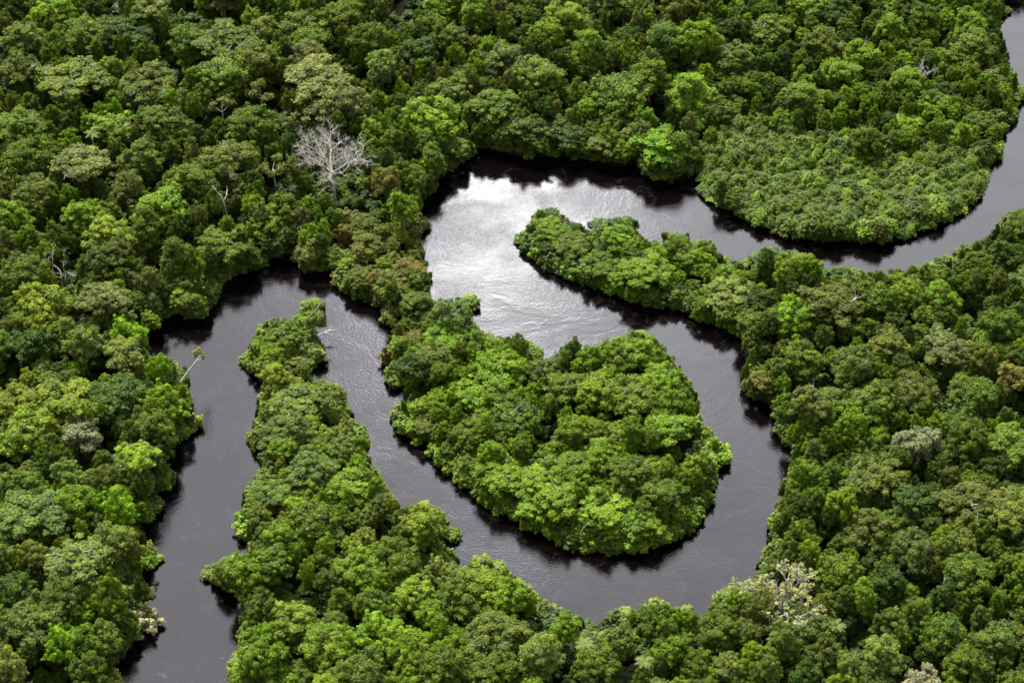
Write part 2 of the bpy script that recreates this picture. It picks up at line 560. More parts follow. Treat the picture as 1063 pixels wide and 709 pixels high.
def crown_mesh(seed, form):
    """Crowns of a tree 20 m tall with a crown about 6.5 m in radius (scaled per tree)."""
    g = np.random.default_rng(seed)
    R = 6.5
    cs, rs = [], []
    ph = g.random(4) * 6.28

    def lobes(a):
        return 1 + 0.17 * np.sin(2 * a + ph[0]) + 0.15 * np.sin(3 * a + ph[1]) + 0.1 * np.sin(5 * a + ph[2])

    def dome(c, rx, rz, n, rc, keep=0.86, low=-0.15):
        i = np.arange(n) + 0.5
        z = 1 - (1 - low) * i / n
        a = i * 2.399963 + g.random() * 6.28
        q = np.sqrt(np.maximum(0, 1 - z * z)) * lobes(a)
        P = np.stack([q * np.cos(a) * rx, q * np.sin(a) * rx, z * rz], axis=1)
        P *= (0.78 + 0.3 * g.random(n))[:, None]
        P += g.normal(size=P.shape) * rc * 0.42
        ok = g.random(n) < keep
        P = P[ok] + np.array(c)
        cs.append(P)
        rs.append(rc * (0.5 + 0.95 * g.random(len(P)) ** 1.3))

    size, n_each, droop, flat, hemi, upness = 0.37, 84, 0.12, 0.72, -0.4, 0.35
    if form == 'round':
        dome((0, 0, 12.2), R * 0.88, 6.9, 110, 1.15, 0.72)
        for k in range(4):
            a = g.random() * 6.28
            dome((R * 0.5 * math.cos(a), R * 0.5 * math.sin(a), 12 + 3 * g.random()), R * 0.38, 3.4, 14, 1.1, 0.8, -0.1)
    elif form == 'spread':
        n_s = int(g.integers(6, 10))
        for k in range(n_s):
            a, q = k * 6.283 / n_s + g.normal() * 0.35, R * (0.42 + 0.3 * g.random())
            dome((q * math.cos(a), q * math.sin(a), 14.6 + g.normal() * 1.0), R * (0.24 + 0.18 * g.random()), 2.4, 14, 1.0, 0.85, 0.0)
        dome((g.normal() * 0.6, g.normal() * 0.6, 16.0), R * 0.45, 2.9, 24, 1.0, 0.8, 0.0)
        upness, hemi = 0.5, -0.25
    elif form == 'lobed':
        n_s = int(g.integers(6, 10))
        for k in range(n_s):
            a, q = k * 2.399 + g.normal() * 0.4, R * (0.2 + 0.55 * g.random() ** 0.7)
            rx = R * (0.22 + 0.24 * g.random())
            dome((q * math.cos(a), q * math.sin(a), 9.5 + 6.6 * g.random() * (1.15 - q / R)), rx, 2.6 + 2.6 * g.random(), int(10 + 40 * (rx / R) ** 1.3), 1.05, 0.8, -0.35)
        dome((0.8 * g.normal(), 0.8 * g.normal(), 11.5), R * 0.72, 5.4, 52, 1.1, 0.6, -0.1)
    elif form == 'tall':
        dome((0, 0, 14.4), R * 0.62, 5.6, 46, 1.15, 0.75, -0.3)
        for k in range(4):
            a = k * 1.6 + g.random()
            dome((R * 0.35 * math.cos(a), R * 0.35 * math.sin(a), 6.5 + 6 * g.random()), R * 0.5, 3.4, 24, 1.15, 0.75, -0.2)
    elif form == 'draped':
        for k in range(int(g.integers(4, 7))):
            a, q = k * 2.399 + g.random(), R * 0.5 * g.random() ** 0.5
            dome((q * math.cos(a), q * math.sin(a), 9.0 + 7.5 * g.random() * (1.2 - q / R)), R * (0.26 + 0.2 * g.random()), 3.9, 24, 1.05, 0.9, -0.5)
        m = 110                                             # curtains of climbers down to the ground
        a, z = g.random(m) * 6.28, g.random(m) ** 0.8 * 13
        q = R * (0.55 + 0.42 * (1 - z / 13)) * lobes(a)
        cs.append(np.stack([q * np.cos(a), q * np.sin(a), z + 0.8], axis=1))
        rs.append(0.85 * (0.6 + 0.7 * g.random(m)))
        droop, upness = 0.45, 0.4
    elif form == 'thin':                                    # half-bare crowns: separate tufts at the twig ends
        dome((0, 0, 13.4), R * 0.95, 6.0, 46, 0.95, 0.85, -0.2)
        n_each, size = 34, 0.46
    elif form == 'bush':
        n_s = int(g.integers(7, 10))
        for k in range(n_s):
            a, q = k * 2.399 + g.normal() * 0.4, R * (0.15 + 0.6 * g.random() ** 0.7)
            dome((q * math.cos(a), q * math.sin(a), 1.5 + 8.0 * g.random() * (1.15 - q / R)), R * (0.26 + 0.2 * g.random()), 7.5, 14, 1.5, 0.75, -0.25)
        size, n_each, upness, flat = 1.15, 26, 0.3, 1.9
    elif form == 'rosette':                                 # shrubs of the low thicket, big leaves
        dome((0, 0, 8.5), R * 0.9, 10.0, 30, 2.5, 0.95, -0.1)
        size, n_each, upness, flat = 1.0, 76, 0.45, 1.6
    if form not in ('rosette', 'bush'):                     # loose sprays that break the outline
        base = np.concatenate(cs)
        m = 34 if form != 'thin' else 10
        mid = base.mean(axis=0)
        pick = base[g.integers(len(base), size=m)]
        out = pick + unit(pick - mid) * (0.4 + 1.0 * g.random((m, 1))) + g.normal(size=(m, 3)) * 0.4
        cs.append(out)
        rs.append(0.35 + 0.45 * g.random(m))
    centres, radii = np.concatenate(cs), np.concatenate(rs)
    V, F, va, cl = leaf_cloud(g, centres, radii, n_each, size, flat, droop, hemi, upness)
    keep = (V.reshape(-1, 4, 3)[:, :, 2] > 0.1).all(axis=1)
    V, va, cl = V.reshape(-1, 4, 3)[keep].reshape(-1, 3), va[keep], cl[keep]
    F = np.arange(len(V)).reshape(-1, 4)
    return quick_mesh('crown', V, F, [GLOSSY_LEAF if form in ('rosette', 'bush') else LEAF], attrs={'vary': ('FACE', va), 'clump': ('FACE', cl)})


FORMS = {'round': 4, 'spread': 5, 'lobed': 8, 'tall': 4, 'draped': 6, 'thin': 2, 'bush': 3, 'rosette': 3}
CROWNS, TRUNKS = {}, {}
for fi, (form, n) in enumerate(FORMS.items()):
    CROWNS[form] = [crown_mesh(100 * fi + k + 1, form) for k in range(n)]
for k in range(3):
    TRUNKS.setdefault('bark', []).append(trunk_mesh(900 + k, 16.5, 6, 5.0, BARK))
    TRUNKS.setdefault('pale', []).append(trunk_mesh(930 + k, 16.5, 7, 6.0, PALE_BARK, 0.34, 0.05, 0.55))
    TRUNKS.setdefault('bush', []).append(trunk_mesh(960 + k, 12.0, 6, 5.0, BARK, 0.5, 0.2, 0.1))

# tints are leaf reflectances
TINT = {
    'olive green': (0.076, 0.102, 0.019), 'mid green': (0.067, 0.106, 0.012), 'bright green': (0.098, 0.164, 0.012), 'lime green': (0.114, 0.215, 0.009),
    'deep green': (0.038, 0.068, 0.011), 'pale green': (0.114, 0.152, 0.036), 'bluish green': (0.072, 0.108, 0.024), 'russet': (0.104, 0.098, 0.026),
    'yellow green': (0.128, 0.176, 0.020), 'grey green': (0.102, 0.122, 0.040)}
PALETTE = {
    'north forest': ('olive green', 'olive green', 'mid green', 'mid green', 'deep green', 'bright green', 'grey green'),
    'west forest': ('mid green', 'olive green', 'bright green', 'pale green', 'yellow green', 'deep green', 'bluish green'),
    'east forest': ('olive green', 'mid green', 'olive green', 'bright green', 'deep green', 'bluish green', 'mid green'),
    'south forest': ('mid green', 'bright green', 'bright green', 'olive green', 'yellow green', 'pale green'),
    'island': ('bright green', 'bright green', 'mid green', 'bright green', 'mid green', 'yellow green'),
    'spit': ('pale green', 'bright green', 'olive green', 'bluish green', 'yellow green'),
    'peninsula': ('bright green', 'mid green', 'bright green', 'mid green', 'deep green'),
    'low rim': ('mid green', 'bright green', 'olive green'),
    'peninsula head': ('bright green', 'mid green', 'bright green', 'deep green'),
    'lobe': ('mid green', 'bright green', 'mid green', 'bright green', 'deep green'),
    'neck': ('olive green', 'olive green', 'mid green', 'yellow green', 'russet'),
    'thicket': ('mid green', 'bright green', 'mid green', 'mid green')}
FORM_PICK = {'lobe': ('draped', 'draped', 'draped', 'lobed'), 'island': ('lobed', 'lobed', 'draped', 'round', 'tall'), 'peninsula': ('lobed', 'draped', 'bush', 'round')}


def tint_of(colour, spread=0.1):
    t = np.array(TINT[colour])
    return t * (1 + spread * rng.normal()) * (1 + 0.035 * rng.normal(size=3))


# ------------------------------------------------------------------ the setting: water and ground
GX0, GX1, GY0, GY1, GS = -250.0, 250.0, 370.0, 880.0, 1.25
gx, gy = np.arange(GX0, GX1 + 0.1, GS), np.arange(GY0, GY1 + 0.1, GS)
XX, YY = np.meshgrid(gx, gy)
u0, v0 = pixel_of(XX, YY, 0.0)
landed = is_land(u0, v0)
for hh in (1.5, 3.0, 4.5, 6.0):
    uu, vv = pixel_of(XX, YY, hh)
    landed &= is_land(uu, vv)


def box_blur(a, k):
    for ax in (0, 1):
        p = np.pad(a, [(k, k) if i == ax else (0, 0) for i in (0, 1)], mode='edge')
        c = np.cumsum(np.insert(p, 0, 0, axis=ax), axis=ax)
        n = a.shape[ax]
        hi, lo = np.take(c, range(2 * k + 1, 2 * k + 1 + n), axis=ax), np.take(c, range(0, n), axis=ax)
        a = (hi - lo) / (2 * k + 1)
    return a


soft = box_blur(box_blur(landed.astype(float), 1), 1)
wob = box_blur(rng.random(XX.shape), 3)
ZZ = -2.2 + 3.2 * np.clip(soft, 0, 1) + (wob - 0.5) * 1.2 * landed
edge = np.zeros_like(ZZ, bool)
edge[0], edge[-1], edge[:, 0], edge[:, -1] = True, True, True, True
ZZ[edge] = np.where(landed[edge], 1.0, -2.2)
nx, ny = len(gx), len(gy)
XF, YF = XX.copy(), YY.copy()                                # stretch the rim out to the horizon
XF[:, 0], XF[:, -1], YF[0, :], YF[-1, :] = -9000, 9000, -9000, 9000
idx = np.arange(nx * ny).reshape(ny, nx)
quads = np.stack([idx[:-1, :-1], idx[:-1, 1:], idx[1:, 1:], idx[1:, :-1]], axis=-1).reshape(-1, 4)
ground = link('ground', quick_mesh('ground', np.stack([XF, YF, ZZ], axis=-1).reshape(-1, 3), quads, [soil_material()], smooth=True))
ground['kind'] = 'structure'
wx = np.array([[-1500, -900, 0], [1500, -900, 0], [1500, 2400, 0], [-1500, 2400, 0]], float)
river = link('river_water', quick_mesh('river_water', wx, [(0, 1, 2, 3)], [water_material()]))
river['kind'] = 'structure'


def ground_z(x, y):
    i, j = int(round((y - GY0) / GS)), int(round((x - GX0) / GS))
    return float(ZZ[min(max(i, 0), ny - 1), min(max(j, 0), nx - 1)])


# ------------------------------------------------------------------ things
things = []                    # what is placed: dicts used afterwards for the labels


def empty(name, loc, rz=0.0, scale=(1, 1, 1)):
    o = bpy.data.objects.new(name, None)
    o.empty_display_size = 0.5
    COL.objects.link(o)
    o.location, o.rotation_euler, o.scale = loc, (0, 0, rz), scale
    return o


NAME_OF = {'round': 'canopy_tree', 'spread': 'canopy_tree', 'lobed': 'canopy_tree', 'tall': 'canopy_tree', 'draped': 'vine_draped_tree', 'thin': 'sparse_tree', 'bush': 'riverside_shrub'}
used_crowns = {}


def plant(x, y, h, r, form, colour, pixel, rpx, bark='bark', lean=0.0):
    var = int(rng.integers(len(CROWNS[form])))
    mpp = metres_per_pixel(pixel[1])
    pixel = list(pixel)
    for _ in range(8):                                       # crowns keep to the outline of the land
        q = 1.32 * r / mpp
        push = np.zeros(2)
        for k in range(8):
            c_, s_ = math.cos(k * math.pi / 4), math.sin(k * math.pi / 4)
            if not is_land(pixel[0] + q * c_, pixel[1] + 0.8 * q * s_):
                push -= (c_, s_)
        if not push.any():
            break
        st = 0.16 * r * push / max(1.0, np.linalg.norm(push))
        x, y = x + float(st[0]), y - float(st[1]) * 0.8
        pixel[0], pixel[1] = pixel[0] + float(st[0]) / mpp, pixel[1] + float(st[1]) / mpp * 0.6
        r *= 0.93
    if form != 'bush':
        r = min(r, 0.72 * h)
    nominal_h, nominal_r = (20.0, 6.5)
    root = empty(NAME_OF[form], (x, y, max(ground_z(x, y), 0.0)), rng.random() * 6.28, (r / nominal_r, r / nominal_r, h / nominal_h))
    if lean:
        root.rotation_euler = (lean, 0, root.rotation_euler.z)
    tk = 'bush' if form == 'bush' else bark
    link('trunk', TRUNKS[tk][int(rng.integers(3))], root)
    c = link('crown', CROWNS[form][var], root)
    c['tint'] = [float(a) for a in tint_of(colour)]
    used_crowns.setdefault((form, var), c)
    things.append(dict(o=root, u=pixel[0], v=pixel[1], r=rpx, form=form, colour=colour, h=h, x=x, y=y, bark=bark))
    return root


def stand(u, v, r_px, h):
    """Where a crown seen at (u, v) stands: lower the tree until its foot is on land and its top stays within the land's outline."""
    while h > 2.0:
        x, y = ground_at(u, v, 0.66 * h)
        uu, vv = (float(a) for a in pixel_of(x, y, 0.0))
        if is_land(uu, vv) and h <= bank_cap(uu, vv, region(uu, vv)) + 1.0 and clearance(x, y) >= min(h * 0.82, 24):
            return float(x), float(y), h
        h *= 0.9
    return None


O, M, B, L, D, P, U, R_, Y, G = 'olive green', 'mid green', 'bright green', 'lime green', 'deep green', 'pale green', 'bluish green', 'russet', 'yellow green', 'grey green'
SEEN = [  # crowns one can tell apart in the photograph: u, v, half width, colour, form
    (56, 17, 22, B, 'round'), (158, 17, 20, G, 'spread'), (88, 42, 25, M, 'round'), (24, 42, 22, O, 'lobed'), (130, 34, 28, D, 'lobed'), (274, 37, 18, P, 'round'),
    (237, 51, 32, O, 'spread'), (310, 37, 28, M, 'lobed'), (330, 90, 36, G, 'spread'), (322, 64, 20, G, 'round'), (340, 112, 26, G, 'lobed'), (22, 81, 22, O, 'spread'), (78, 91, 36, O, 'spread'),
    (156, 91, 32, O, 'lobed'), (115, 78, 14, Y, 'round'), (230, 81, 28, M, 'lobed'), (262, 68, 25, O, 'round'), (85, 178, 30, G, 'spread'), (146, 166, 22, O, 'lobed'),
    (169, 132, 28, M, 'lobed'), (237, 172, 27, O, 'spread'), (200, 193, 26, M, 'round'), (262, 135, 26, M, 'round'), (20, 135, 28, M, 'lobed'), (30, 170, 26, M, 'round'),
    (169, 217, 30, B, 'lobed'), (88, 227, 25, B, 'lobed'), (278, 230, 20, B, 'lobed'), (300, 223, 20, M, 'tall'), (10, 230, 20, B, 'round'),
    (384, 47, 20, M, 'round'), (397, 71, 18, P, 'round'), (435, 57, 24, D, 'lobed'), (526, 64, 30, U, 'lobed'), (512, 115, 26, M, 'spread'), (557, 81, 28, M, 'lobed'),
    (587, 20, 22, Y, 'lobed'), (567, 37, 20, B, 'lobed'), (611, 54, 20, B, 'tall'), (689, 41, 24, U, 'draped'), (645, 98, 34, M, 'lobed'), (688, 152, 30, B, 'lobed'),
    (675, 81, 22, B, 'lobed'), (363, 112, 22, G, 'round'), (448, 122, 28, B, 'lobed'), (391, 142, 20, B, 'lobed'), (478, 156, 20, P, 'round'), (452, 169, 20, M, 'tall'),
    (401, 190, 16, R_, 'lobed'), (418, 217, 18, B, 'lobed'), (628, 152, 22, O, 'lobed'), (546, 140, 32, D, 'lobed'), (590, 140, 26, D, 'lobed'),
    (796, 31, 28, M, 'draped'), (761, 31, 16, D, 'draped'), (761, 61, 24, U, 'draped'), (895, 58, 22, B, 'draped'), (860, 48, 24, M, 'draped'), (871, 75, 24, B, 'draped'),
    (960, 17, 18, M, 'draped'), (1007, 27, 20, B, 'draped'), (1007, 51, 30, M, 'draped'), (1028, 89, 26, O, 'draped'), (925, 31, 20, B, 'draped'), (833, 113, 34, B, 'draped'),
    (878, 102, 22, M, 'draped'), (970, 102, 26, M, 'draped'), (939, 130, 24, B, 'draped'), (717, 99, 30, B, 'draped'), (775, 89, 24, M, 'draped'), (1040, 14, 16, M, 'round'),
    (768, 148, 16, O, 'lobed'), (992, 140, 24, M, 'draped'), (1022, 130, 20, M, 'draped'),
    (112, 247, 26, Y, 'lobed'), (44, 318, 28, Y, 'lobed'), (108, 321, 28, G, 'spread'), (135, 349, 20, L, 'lobed'), (34, 359, 26, D, 'lobed'), (88, 359, 20, P, 'lobed'),
    (186, 271, 22, M, 'tall'), (188, 311, 17, B, 'tall'), (207, 315, 15, O, 'tall'), (112, 274, 24, O, 'lobed'), (68, 420, 34, Y, 'lobed'), (20, 426, 26, Y, 'round'),
    (27, 450, 30, Y, 'lobed'), (173, 420, 24, L, 'lobed'), (125, 413, 30, D, 'lobed'), (166, 450, 28, M, 'lobed'), (129, 376, 22, P, 'spread'), (166, 386, 14, L, 'round'),
    (234, 254, 26, M, 'lobed'), (261, 268, 20, M, 'tall'), (315, 262, 22, O, 'lobed'), (152, 240, 22, M, 'tall'),
    (295, 349, 24, M, 'lobed'), (281, 372, 16, B, 'lobed'), (305, 382, 22, O, 'lobed'), (305, 420, 28, P, 'lobed'), (340, 416, 18, P, 'spread'), (298, 447, 26, U, 'lobed'),
    (366, 294, 22, O, 'lobed'), (424, 284, 18, R_, 'lobed'), (431, 318, 17, O, 'round'), (404, 298, 18, O, 'lobed'), (408, 361, 14, Y, 'lobed'),
    (462, 352, 24, B, 'lobed'), (448, 376, 24, O, 'lobed'), (494, 358, 18, M, 'lobed'), (428, 384, 22, D, 'lobed'), (519, 386, 26, B, 'lobed'), (540, 364, 14, M, 'tall'),
    (567, 382, 22, U, 'lobed'), (584, 403, 26, M, 'lobed'), (594, 368, 14, D, 'tall'), (612, 372, 18, B, 'lobed'), (638, 370, 24, B, 'lobed'), (665, 365, 24, B, 'lobed'),
    (621, 406, 28, B, 'lobed'), (655, 413, 30, M, 'lobed'), (689, 396, 24, B, 'lobed'), (506, 409, 30, B, 'lobed'), (533, 430, 28, M, 'lobed'), (440, 447, 20, O, 'lobed'),
    (695, 447, 28, B, 'lobed'), (567, 240, 22, B, 'lobed'), (594, 258, 22, M, 'lobed'), (641, 247, 20, B, 'lobed'), (621, 279, 22, M, 'lobed'), (672, 282, 26, B, 'lobed'), (697, 260, 16, M, 'tall'),
    (712, 270, 16, M, 'lobed'), (732, 268, 14, B, 'lobed'), (792, 274, 15, D, 'tall'), (816, 282, 18, B, 'lobed'), (840, 280, 14, B, 'lobed'), (758, 305, 26, P, 'lobed'),
    (823, 329, 22, L, 'lobed'), (864, 319, 32, O, 'spread'), (905, 312, 24, M, 'lobed'), (939, 300, 20, B, 'lobed'), (973, 312, 22, B, 'lobed'), (1041, 265, 22, D, 'lobed'),
    (1041, 343, 20, M, 'round'), (830, 373, 22, M, 'lobed'), (884, 384, 24, U, 'round'), (922, 360, 24, O, 'lobed'), (983, 367, 26, G, 'spread'), (860, 421, 22, U, 'lobed'),
    (787, 398, 18, R_, 'lobed'), (830, 428, 28, O, 'spread'), (905, 421, 26, M, 'lobed'), (949, 408, 24, O, 'lobed'), (1007, 414, 26, M, 'round'), (1050, 394, 20, R_, 'lobed'),
    (884, 442, 18, B, 'lobed'), (1004, 459, 22, M, 'round'),
    (71, 499, 16, P, 'spread'), (37, 543, 36, U, 'spread'), (81, 591, 34, P, 'spread'), (125, 530, 19, L, 'tall'), (149, 483, 26, Y, 'spread'), (129, 564, 28, P, 'lobed'),
    (20, 510, 26, M, 'lobed'), (112, 621, 20, B, 'lobed'), (34, 652, 30, U, 'lobed'), (68, 672, 22, L, 'lobed'), (14, 615, 24, D, 'lobed'), (102, 665, 22, M, 'lobed'),
    (10, 700, 20, P, 'round'), (92, 697, 20, M, 'lobed'), (274, 516, 24, U, 'spread'), (322, 489, 26, U, 'lobed'), (325, 543, 26, M, 'lobed'), (281, 587, 24, M, 'lobed'),
    (264, 632, 22, M, 'lobed'), (301, 645, 26, Y, 'lobed'), (266, 686, 24, B, 'lobed'), (339, 672, 26, B, 'lobed'),
    (364, 506, 26, B, 'lobed'), (374, 591, 26, B, 'lobed'), (441, 546, 26, Y, 'lobed'), (408, 581, 24, M, 'lobed'), (499, 606, 32, B, 'lobed'), (533, 620, 20, B, 'lobed'),
    (479, 620, 26, M, 'lobed'), (512, 662, 34, O, 'lobed'), (560, 506, 28, B, 'lobed'), (580, 520, 28, B, 'lobed'), (628, 530, 30, B, 'lobed'), (519, 496, 28, B, 'lobed'),
    (485, 486, 22, M, 'lobed'), (665, 543, 24, B, 'lobed'), (553, 530, 22, B, 'lobed'), (655, 496, 26, M, 'lobed'), (587, 489, 26, B, 'lobed'), (689, 516, 24, M, 'lobed'),
    (394, 659, 26, B, 'lobed'), (458, 692, 26, M, 'lobed'), (587, 652, 20, B, 'lobed'), (621, 690, 22, M, 'lobed'), (641, 668, 20, O, 'lobed'), (682, 645, 24, M, 'lobed'), (699, 676, 22, B, 'lobed'),
    (830, 496, 22, B, 'lobed'), (820, 527, 20, M, 'lobed'), (905, 503, 30, O, 'spread'), (874, 524, 20, B, 'lobed'), (949, 527, 28, D, 'lobed'), (946, 575, 24, U, 'round'),
    (1007, 530, 34, O, 'spread'), (1048, 537, 30, O, 'spread'), (830, 561, 18, M, 'lobed'), (871, 595, 24, M, 'lobed'), (895, 623, 18, B, 'tall'), (922, 606, 22, D, 'lobed'),
    (1007, 602, 26, M, 'round'), (1035, 667, 26, U, 'lobed'), (766, 622, 18, B, 'lobed'), (747, 656, 24, M, 'lobed'), (813, 672, 20, U, 'tall'), (857, 680, 20, O, 'lobed'),
    (878, 697, 14, P, 'spread'), (915, 680, 22, P, 'lobed'), (980, 660, 24, M, 'lobed'), (1000, 690, 24, M, 'lobed'), (717, 643, 15, B, 'lobed'), (722, 694, 18, M, 'lobed'), (797, 702, 14, P, 'round')]
placed_px = []
PALE_TRUNK = {'spread'}
for (u, v, rp, colour, form) in SEEN:
    reg = region(u, v)
    got = stand(u, v, rp, TALL[reg] * (0.92 + 0.2 * rng.random()) * (0.62 if reg == 'lobe' and v > 85 else 1))
    if got is None:
        print('no ground for', u, v)
        continue
    x, y, h = got
    r = rp * metres_per_pixel(v) * 0.94
    plant(x, y, max(h, r * 1.25 if clearance(x, y) > r * 1.4 else h), r, form, colour, (u, v), rp, 'pale' if form in PALE_TRUNK else 'bark')
    placed_px.append((u, v, rp))


# ---- the singular trees
def tuft_mesh(name, pts, rad, n_each, size, seed):
    g = np.random.default_rng(seed)
    pts = np.asarray(pts)
    V, F, va, cl = leaf_cloud(g, pts, np.full(len(pts), rad), n_each, size)
    return quick_mesh(name, V, F, [LEAF], attrs={'vary': ('FACE', va), 'clump': ('FACE', cl)})


def special(name, u_foot, v_foot, category, label, rz=0.0):
    x, y = ground_at(u_foot, v_foot, 0.8)
    o = empty(name, (float(x), float(y), max(ground_z(float(x), float(y)), 0.0)), rz)
    o['label'], o['category'] = label, category
    return o


def bare_tree(name, foot, h, reach, label, seed, depth=4, leafy=None, category='dead tree', r0=0.42, fork=4, mat=None, lean=(0, 0), first=0.45, spread=0.75, along=1, tuft=(0.7, 26, 0.42), wob=0.14):
    g = np.random.default_rng(seed)
    o = special(name, foot[0], foot[1], category, label)
    w = Wood()
    p, d = np.array([0, 0, -0.4]), unit(np.array([lean[0], lean[1], 1.0]))
    pts = [p]
    for i in range(6):
        d = unit(d + g.normal(size=3) * 0.05)
        pts.append(pts[-1] + d * h * first / 6)
    w.add(pts, np.linspace(r0 * 1.3, r0 * 0.8, 7), 9)
    for k in range(fork):
        a = k * 6.283 / fork + g.normal() * 0.3
        dd = unit(np.array([math.cos(a) * spread, math.sin(a) * spread, 0.75 + 0.25 * g.random()]) + 0.5 * np.array([lean[0], lean[1], 0]))
        w.grow(g, pts[-1 if k % 2 else -2], dd, reach * 0.5, r0 * 0.62, depth, 0.55, 0.05, wob, (2, 3), 0.66, along=along)
    t = w.mesh('trunk', mat or DEAD_WOOD)
    link('trunk', t, o)
    if leafy:
        ends = np.array(w.ends)
        keep = g.random(len(ends)) < leafy[1]
        c = link('crown', tuft_mesh('crown', ends[keep], tuft[0], tuft[1], tuft[2], seed + 1), o)
        c['tint'] = [float(a) for a in leafy[0]]
    return o


bare_tree('dead_tree', (347, 204), 21, 13.8, 'large bone-white dead tree with bare spreading branches above the dark cove', 11, depth=5, r0=0.55, fork=6, along=1, spread=1.0, wob=0.12)
bare_tree('dead_tree', (238, 196), 17, 6.0, 'small grey leafless tree with fine twigs amid olive canopy', 12, depth=4, r0=0.22, fork=4, mat=PALE_BARK)
bare_tree('dead_tree', (243, 240), 20, 5.0, 'pale crooked trunk with few bare limbs below the grey leafless tree', 13, depth=2, r0=0.3, fork=2, lean=(-0.4, 0.1), first=0.75, along=0, mat=PALE_BARK)
bare_tree('half_bare_tree', (815, 655), 18, 11.5, 'big cream-branched tree with thin pale crown at the lower right river bend', 14, depth=4, leafy=((0.215, 0.225, 0.12), 0.3), category='tree', r0=0.62, fork=5, tuft=(0.65, 16, 0.4))
bare_tree('dead_tree', (959, 108), 19, 5.0, 'small white snag among the vine-draped trees near the top right', 15, depth=3, r0=0.17, fork=4, along=1, first=0.7, wob=0.1)
bare_tree('dead_tree', (66, 312), 19, 8.0, 'forked grey-white bare tree beside yellow-green crowns on the western bank', 16, depth=4, r0=0.24, fork=3, first=0.55, along=0)
bare_tree('half_bare_tree', (90, 478), 15, 6.5, 'silver-grey feathery tree among yellow-green crowns', 17, depth=4, leafy=((0.15, 0.168, 0.11), 0.9), category='tree', r0=0.28, fork=5, mat=PALE_BARK, tuft=(0.8, 26, 0.4))
bare_tree('half_bare_tree', (953, 486), 15, 6.5, 'grey-white feathery tree in the dense eastern forest', 18, depth=4, leafy=((0.14, 0.16, 0.10), 0.85), category='tree', r0=0.28, fork=5, mat=PALE_BARK, tuft=(0.8, 26, 0.4))
bare_tree('half_bare_tree', (953, 728), 13, 5.5, 'pale grey thin-leaved tree cut by the bottom edge of the picture', 19, depth=4, leafy=((0.2, 0.2, 0.14), 0.8), category='tree', r0=0.26, fork=4, mat=PALE_BARK, tuft=(0.75, 24, 0.4))
bare_tree('leaning_tree', (178, 410), 19, 3.6, 'white-trunked tree leaning far out over the western channel', 20, depth=2, leafy=((0.13, 0.14, 0.05), 0.9), category='tree', r0=0.26, fork=2, lean=(0.8, 0.3), first=0.84, along=0, mat=DEAD_WOOD, tuft=(0.8, 26, 0.42))
bare_tree('lone_tree', (326, 354), 12.5, 3.4, 'slender pale-trunked tree standing alone at the tip of the narrow spit', 21, depth=2, leafy=((0.085, 0.12, 0.03), 1.0), category='tree', r0=0.2, fork=4, first=0.66, mat=PALE_BARK, tuft=(1.15, 46, 0.45))
bare_tree('flat_topped_tree', (471, 352), 13, 6.0, 'flat-topped tree on thin pale stems beside the neck of the island', 22, depth=2, leafy=((0.075, 0.115, 0.03), 1.0), category='tree', r0=0.2, fork=5, first=0.7, mat=PALE_BARK, spread=1.5, tuft=(1.2, 50, 0.45))
bare_tree('dead_tree', (972, 634), 15, 2.5, 'slender cream dead trunk standing between dark green crowns', 23, depth=1, r0=0.22, fork=3, first=0.75, along=0, lean=(0.12, 0))
bare_tree('dead_tree', (507, 366), 7, 2.6, 'thin pale dead sapling on the island rim beside the flat-topped tree', 24, depth=2, r0=0.14, fork=3, along=0)
bare_tree('bleached_shrub', (146, 650), 5, 5.0, 'white bleached bush hanging over the water on the western bank', 25, depth=3, leafy=((0.34, 0.32, 0.25), 0.55), category='shrub', r0=0.16, fork=6, first=0.2, spread=1.4, lean=(0.3, -0.1), tuft=(0.55, 22, 0.36))
for k_, (u_, v_, h_, l_) in enumerate([(158, 52, 15, 'slender pale-trunked tree with a small green crown near the top edge'), (287, 200, 15, 'slender pale-stemmed tree in the dark gap beside the white dead tree'),
        (232, 134, 13, 'thin pale-stemmed tree standing over the dark hollow in the northern canopy'), (273, 122, 13, 'slim pale-stemmed tree below the grey-green spreading crown'), (8, 116, 16, 'tall thin-stemmed tree in the dark gap at the western edge')]):
    bare_tree('slender_tree', (u_, v_), h_, 4.5, l_, 40 + k_, depth=2, leafy=((0.088, 0.108, 0.028), 1.0), category='tree', r0=0.26, fork=4, first=0.72, along=0, mat=PALE_BARK, spread=1.1, tuft=(1.15, 44, 0.42))
# a fallen limb at the spit
g_ = np.random.default_rng(3)
fl = special('fallen_branch', 329, 352, 'fallen branch', 'forked white fallen branch sticking out over the water beside the spit tip')
w_ = Wood()
w_.add([(-1.5, -0.5, 1.2), (0.5, 0.2, 2.0), (2.4, 0.6, 2.9), (4.4, 1.2, 3.4), (6.2, 1.3, 3.5)], [0.28, 0.26, 0.22, 0.17, 0.07], 7)
w_.add([(2.4, 0.6, 2.9), (3.6, 0.1, 2.9), (5.0, -0.2, 2.6)], [0.16, 0.12, 0.05], 6)
w_.add([(3.6, 1.0, 3.2), (4.6, 1.9, 3.9), (5.4, 2.2, 4.3)], [0.12, 0.09, 0.04], 6)
link('limb', w_.mesh('limb', DEAD_WOOD), fl)


